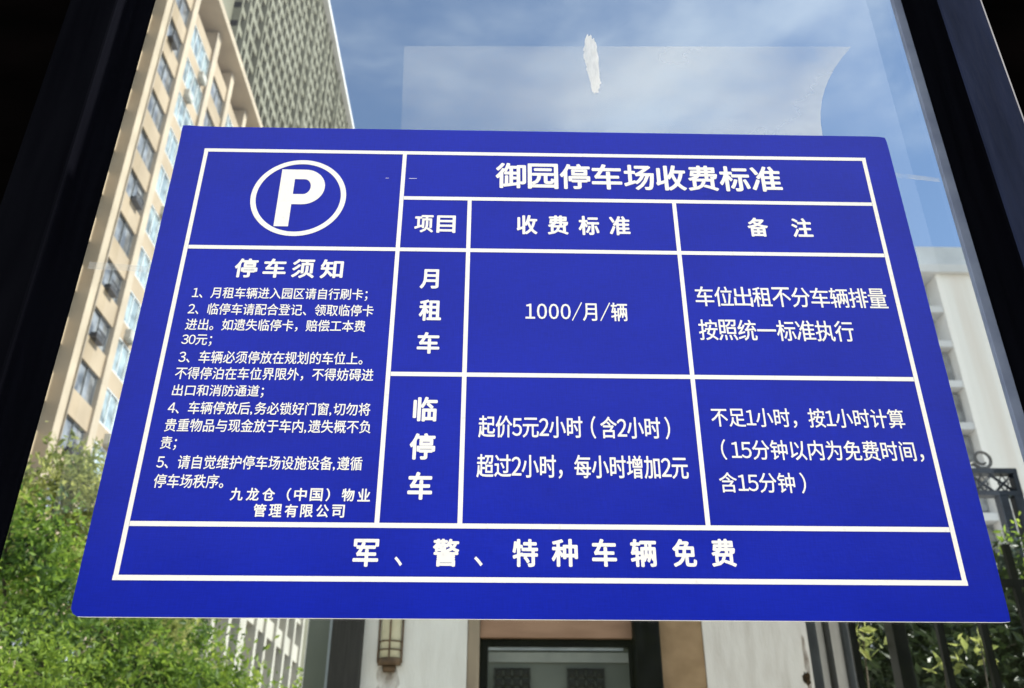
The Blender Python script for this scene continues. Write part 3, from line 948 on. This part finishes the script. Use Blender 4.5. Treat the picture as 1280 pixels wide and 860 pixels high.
def lattice(x0, x1, z0, z1):
    m = MB()
    t = .007
    m.box(x0, x1, GY + .07, GY + .083, z0, z0 + t); m.box(x0, x1, GY + .07, GY + .083, z1 - t, z1)
    m.box(x0, x0 + t, GY + .07, GY + .083, z0 + t, z1 - t); m.box(x1 - t, x1, GY + .07, GY + .083, z0 + t, z1 - t)
    nx = 4
    w_ = (x1 - x0) / nx
    for r_ in range(int((z1 - z0) / w_ + .5)):
        for k in range(nx):
            cx, cz, rr = x0 + w_ * (k + .5), z1 - w_ * (r_ + .5), w_ * .5
            m.tube([(cx - rr, GY + .077, cz - rr), (cx, GY + .076, cz), (cx + rr, GY + .077, cz + rr)], .005, seg=5)
            m.tube([(cx - rr, GY + .077, cz + rr), (cx + rr, GY + .0765, cz - rr)], .005, seg=5)
            m.tube([(cx + rr * .62 * math.cos(a * math.pi / 6), GY + .0762, cz + rr * .62 * math.sin(a * math.pi / 6)) for a in range(13)], .004, seg=5)
    return m.build("lattice", M['lattice'])
for (x0, x1) in ((-0.044, 0.132), (0.317, 0.50)):
    sub(lattice(x0, x1, 1.75, 2.187), door)
# three down pipes on the right return
for (x0, x1, m_) in ((1.508, 1.566, 'charcoal'), (1.606, 1.634, 'umber'), (1.692, 1.728, 'charcoal')):
    MB().box(x0, x1, GY + .004, GY + .046, 0, GT - .125, 0, .012).build("drain_pipe", M[m_], gate)
# burnt patch next to the first pipe, rust streaks under the lamp
rn = random.Random(3)
def blob(cx, cz, rx, rz, y, nm, mat, n=22):
    pts = []
    for k in range(n):
        a = 2 * math.pi * k / n; q = .72 + .5 * rn.random()
        pts.append((cx + rx * q * math.cos(a), cz + rz * q * math.sin(a)))
    MB().prism(pts, y - .0015, y - .0005).build(nm, mat, gate)
blob(1.478, 2.135, .020, .032, GY, "burnt_stain", M['soot'])
blob(1.488, 2.19, .012, .14, GY - .0012, "rust_stain", M['stain'])
blob(-.555, 2.10, .058, .09, GY, "rust_stain", M['stain'])

# wall lamp
lx, lz = -0.5555, 2.165
lamp = thing("wall_lamp", "cream half round wall lamp with a rusty cap on the white gatehouse wall", "lamp", (lx, GY, lz))
def half_round(r, z0, z1, seg=14, r1=None):
    r1 = r if r1 is None else r1
    m = MB()
    lo = [(lx + r * math.cos(math.pi + math.pi * k / seg), GY - .002 + .8 * r * math.sin(math.pi + math.pi * k / seg), z0) for k in range(seg + 1)]
    hi = [(lx + r1 * math.cos(math.pi + math.pi * k / seg), GY - .002 + .8 * r1 * math.sin(math.pi + math.pi * k / seg), z1) for k in range(seg + 1)]
    a = [m.bm.verts.new(p) for p in lo]; b = [m.bm.verts.new(p) for p in hi]
    for k in range(seg):
        m.bm.faces.new((a[k], a[k + 1], b[k + 1], b[k])).smooth = True
    m.bm.faces.new(a); m.bm.faces.new(b); m.bm.faces.new((a[0], a[-1], b[-1], b[0]))
    return m
half_round(.050, lz + .052, lz + .62).build("shade", M['lampglass'], lamp)
half_round(.057, lz + .018, lz + .05, r1=.054).build("cap", M['rust'], lamp)
half_round(.030, lz - .012, lz + .016, r1=.034).build("finial", M['rust'], lamp)
for dz in (.085, .125):
    half_round(.0545, lz + dz, lz + dz + .006).build("band", M['rust'], lamp)
half_round(.057, lz + .622, lz + .66).build("top_cap", M['rust'], lamp)
for dx in (-.058, 0.0, .058):
    yy = GY - .008 if dx else GY - .045
    MB().box(lx + dx - .004, lx + dx + .004, yy - .004, yy + .004, lz + .03, lz + .64).build("rod", M['rust'], lamp)

# ------------------------------------------------------------------ iron pergola with a lattice frieze, right of the sign
QY = CY + 9.0
perg = thing("pergola", "blue black iron pergola with a lattice frieze between the sign and right post", "pergola", (4.6, QY, 0))
for (x, z1) in ((3.70, 4.62), (5.235, 4.62), (5.40, 4.62)):
    MB().box(x, x + .10, QY - .05, QY + .05, 0, z1 - .004, 0, .006).build("post", M['iron'], perg)
fm = MB()
fm.box(3.64, 5.50, QY - .055, QY + .055, 4.615, 4.665); fm.box(3.64, 5.50, QY - .055, QY + .055, 4.86, 4.915)
for x in (3.64, 4.08, 4.52, 4.98, 5.45): fm.box(x, x + .05, QY - .05, QY + .05, 4.667, 4.858)
fm.build("frieze_frame", M['iron'], perg)
lm = MB()
x = 3.70
while x < 5.40:
    r_ = .095
    cx, cz = x + .11, 4.7625
    for s1 in (-1, 1):
        lm.tube([(cx - .11, QY - .01 * s1, cz - s1 * r_), (cx + .11, QY - .01 * s1, cz + s1 * r_)], .016, seg=6)
    lm.tube([(cx, QY, cz - .095), (cx + .055, QY, cz), (cx, QY, cz + .095), (cx - .055, QY, cz), (cx, QY, cz - .095)], .010, seg=5)
    x += .22
lm.build("lattice", M['iron'], perg)
sc = MB()
pts = []
for k in range(40):
    t = k / 39
    a = -math.pi * .9 + t * math.pi * 2.6
    rr = .115 * (1 - .55 * t)
    pts.append((5.175 + rr * math.cos(a), QY - .02, 5.03 + rr * math.sin(a)))
sc.tube(pts, .020, .014, seg=8)
sc.tube([(5.07, QY - .02, 4.99), (4.95, QY - .02, 4.93), (4.8, QY - .02, 4.925)], .02, seg=8)
sc.build("scroll", M['iron_worn'], perg)

# ------------------------------------------------------------------ leaves
def leaves(name, mat, clumps, parent, seed, size, per, spread, aspect=0.45, droop=0.25):
    rg = np.random.default_rng(seed)
    C = np.repeat(np.array(clumps), per, axis=0)
    n = len(C)
    pos = C[:, :3] + rg.normal(0, 1, (n, 3)) * (spread * C[:, 3:4])
    d = rg.normal(0, 1, (n, 3)); d[:, 2] -= droop
    d /= np.linalg.norm(d, axis=1, keepdims=True)
    s = np.cross(d, rg.normal(0, 1, (n, 3))); s /= np.linalg.norm(s, axis=1, keepdims=True) + 1e-9
    nn = np.cross(d, s)
    L_ = size * rg.uniform(.6, 1.3, (n, 1))
    W_ = L_ * aspect
    v = np.stack([pos, pos + d * L_ * .45 + s * W_ * .5 + nn * L_ * .07, pos + d * L_, pos + d * L_ * .45 - s * W_ * .5 + nn * L_ * .07], 1).reshape(-1, 3)
    idx = np.arange(n) * 4
    f = np.concatenate([np.stack([idx, idx + 1, idx + 2], 1), np.stack([idx, idx + 2, idx + 3], 1)])
    me = bpy.data.meshes.new(name)
    me.from_pydata(v.tolist(), [], f.tolist())
    return link(name, me, mat, parent)

def tree(name, label, cat, base, blobs, mat, seed, size=.09, nclump=40, per=40, spread=.16, group=None, trunk_r=.09):
    rg = random.Random(seed)
    root = thing(name, label, cat, base, group)
    tm = MB()
    cl = []
    top = max(b[2] for b in blobs)
    b0 = Vector(base)
    mid = Vector((sum(b[0] for b in blobs) / len(blobs), sum(b[1] for b in blobs) / len(blobs), top * .6))
    tm.tube([b0, b0.lerp(mid, .4) + Vector((.06, .03, 0)), b0.lerp(mid, .75) - Vector((.04, .02, 0)), mid], trunk_r, trunk_r * .45, seg=10)
    for (x, y, z, r) in blobs:
        c = Vector((x, y, z))
        s = b0.lerp(mid, .55 + .4 * rg.random())
        tm.tube([s, s.lerp(c, .5) + Vector((0, 0, -.08)), c], trunk_r * .42, trunk_r * .12, seg=6)
        for _ in range(int(nclump * r * r)):
            u = Vector((rg.gauss(0, 1), rg.gauss(0, 1), rg.gauss(0, 1))).normalized()
            q = c + u * r * (.45 + .6 * rg.random() ** .7)
            if q.z < .15: continue
            cl.append((q.x, q.y, q.z, .55 + .9 * rg.random()))
            if rg.random() < .35: tm.tube([c, c.lerp(q, .6), q], trunk_r * .12, trunk_r * .05, seg=4)
    tm.build("trunk", M['bark'], root)
    leaves("crown", mat, cl, root, seed, size, per, spread)
    return root

def blob_at(px, py, d, rpx):
    p = P(px, py, d)
    return (p.x, p.y, p.z, rpx / FPX * (p - CAM).length)

tree("leafy_tree", "pale feathery tree in front of the cream block, tallest of the left trees", "tree",
     (P(85, 640, 9).x, CY + 9, 0),
     [blob_at(70, 615, 9, 50), blob_at(120, 660, 9.3, 60), blob_at(50, 690, 9, 70), blob_at(150, 730, 9.4, 60), blob_at(95, 575, 9.2, 26), blob_at(-30, 640, 9, 60), blob_at(190, 800, 9.6, 60)],
     M['leaf_pale'], 21, size=.085, nclump=62, per=110, spread=.15, group="trees left of the sign")
tree("leafy_tree", "bright yellow green tree whose crown meets the sign's lower left corner", "tree",
     (P(60, 800, 6.6).x, CY + 6.6, 0),
     [blob_at(60, 745, 6.6, 62), blob_at(125, 790, 6.8, 58), blob_at(5, 700, 6.5, 60), blob_at(165, 850, 6.9, 62), blob_at(60, 860, 6.4, 80), blob_at(-60, 780, 6.5, 80), blob_at(215, 835, 7.2, 46)],
     M['leaf_mid'], 22, size=.065, nclump=78, per=120, spread=.10, group="trees left of the sign")
tree("leafy_tree", "low yellow green tree before the finned building, under the sign's lower edge", "tree",
     (P(220, 860, 12).x, CY + 12, 0),
     [blob_at(190, 800, 12, 42), blob_at(225, 830, 12.2, 48), blob_at(250, 880, 12, 60), blob_at(165, 860, 11.8, 60), blob_at(290, 890, 12.4, 45)],
     M['leaf_bright'], 23, size=.09, nclump=48, per=110, spread=.16, group="trees left of the sign")
tree("leafy_tree", "small green tree by the gatehouse's green side window", "tree",
     (P(390, 900, 20).x, CY + 20, 0),
     [blob_at(385, 868, 20, 26), blob_at(365, 890, 20, 36), blob_at(405, 890, 20, 36)],
     M['leaf_bright'], 24, size=.16, nclump=12, per=34, spread=.24, group="trees left of the sign")
tree("shrub", "bushy bright green shrub in the photo's lower left corner", "shrub",
     (P(20, 860, 4.2).x, CY + 4.2, 0),
     [blob_at(25, 830, 4.2, 52), blob_at(-30, 850, 4.2, 70), blob_at(45, 890, 4.3, 60), blob_at(0, 780, 4.3, 34)],
     M['leaf_bright'], 25, size=.04, nclump=120, per=70, spread=.06, trunk_r=.04)
# dark shrubs behind the railing
tree("shrub", "dark glossy shrub behind the railing, next to the gatehouse pipes", "shrub",
     (P(1100, 860, 6.3).x, CY + 6.3, 0),
     [blob_at(1095, 830, 6.3, 52), blob_at(1140, 850, 6.4, 60), blob_at(1085, 880, 6.2, 60), blob_at(1120, 790, 6.4, 40), blob_at(1170, 810, 6.5, 50)],
     M['leaf_dark'], 26, size=.085, nclump=190, per=44, spread=.11, group="dark shrubs behind the railing", trunk_r=.05)
tree("shrub", "dark glossy shrub behind the railing, in the photo's lower right corner", "shrub",
     (P(1230, 860, 6.0).x, CY + 6.0, 0),
     [blob_at(1200, 830, 6.0, 60), blob_at(1250, 800, 6.1, 60), blob_at(1240, 870, 6.0, 70), blob_at(1300, 830, 6.2, 80), blob_at(1180, 880, 6.0, 60), blob_at(1290, 770, 6.3, 60), blob_at(1215, 790, 6.3, 40)],
     M['leaf_dark'], 27, size=.085, nclump=190, per=44, spread=.11, group="dark shrubs behind the railing", trunk_r=.05)
tree("shrub", "sunlit yellow green shrub beside the pergola posts at the right edge", "shrub",
     (P(1270, 800, 6.9).x, CY + 6.9, 0),
     [blob_at(1272, 735, 6.9, 24), blob_at(1285, 690, 6.9, 26), blob_at(1262, 770, 6.9, 28), blob_at(1300, 750, 7, 50)],
     M['leaf_bright'], 28, size=.07, nclump=150, per=30, spread=.08, trunk_r=.04)
# a few light leaves sprouting through the railing
spr = thing("sprig", "young light green leaves growing out through the black railing", "plant", (P(1150, 860, 4.9).x, CY + 4.9, 0))
cl = []
rg = random.Random(5)
for (px, py) in ((1073, 802), (1082, 815), (1098, 800), (1078, 790), (1190, 812), (1210, 806), (1225, 800), (1200, 830), (1236, 815), (1180, 835)):
    p = P(px, py, 4.9); cl.append((p.x, p.y, p.z, .6))
sm_ = MB()
for c in cl[::3]:
    sm_.tube([(spr.location.x + (c[0] - spr.location.x) * .5, CY + 5.0, 0.0), (c[0] - .05, CY + 4.95, c[2] * .6), (c[0], c[1], c[2])], .010, .004, seg=5)
sm_.build("stem", M['bark'], spr)
leaves("foliage", M['leaf_pale'], cl, spr, 9, .085, 7, .045, aspect=.42)
# railing
RY = CY + 4.75
rail = thing("railing", "black iron railing with upright bars right of the gatehouse", "railing", (2.3, RY, 0))
bx0, bx1 = 1.78, 3.6
MB().box(bx0, bx1, RY - .015, RY + .015, .12, .16).box(bx0, bx1, RY - .015, RY + .015, 1.5, 1.54).box(bx0, bx1, RY - .015, RY + .015, 2.62, 2.66).build("rail", M['black'], rail)
bar = MB().box(bx0, bx0 + .035, RY - .0145, RY + .0145, .0, 2.85).build("bar", M['black'], rail)
for k in range(1, 8): copy_part(bar, (.23 * k, 0, 0), rail)
MB().box(1.99, 2.06, RY - .05, RY + .05, 0, 2.9, 0, .005).build("post", M['black'], rail)
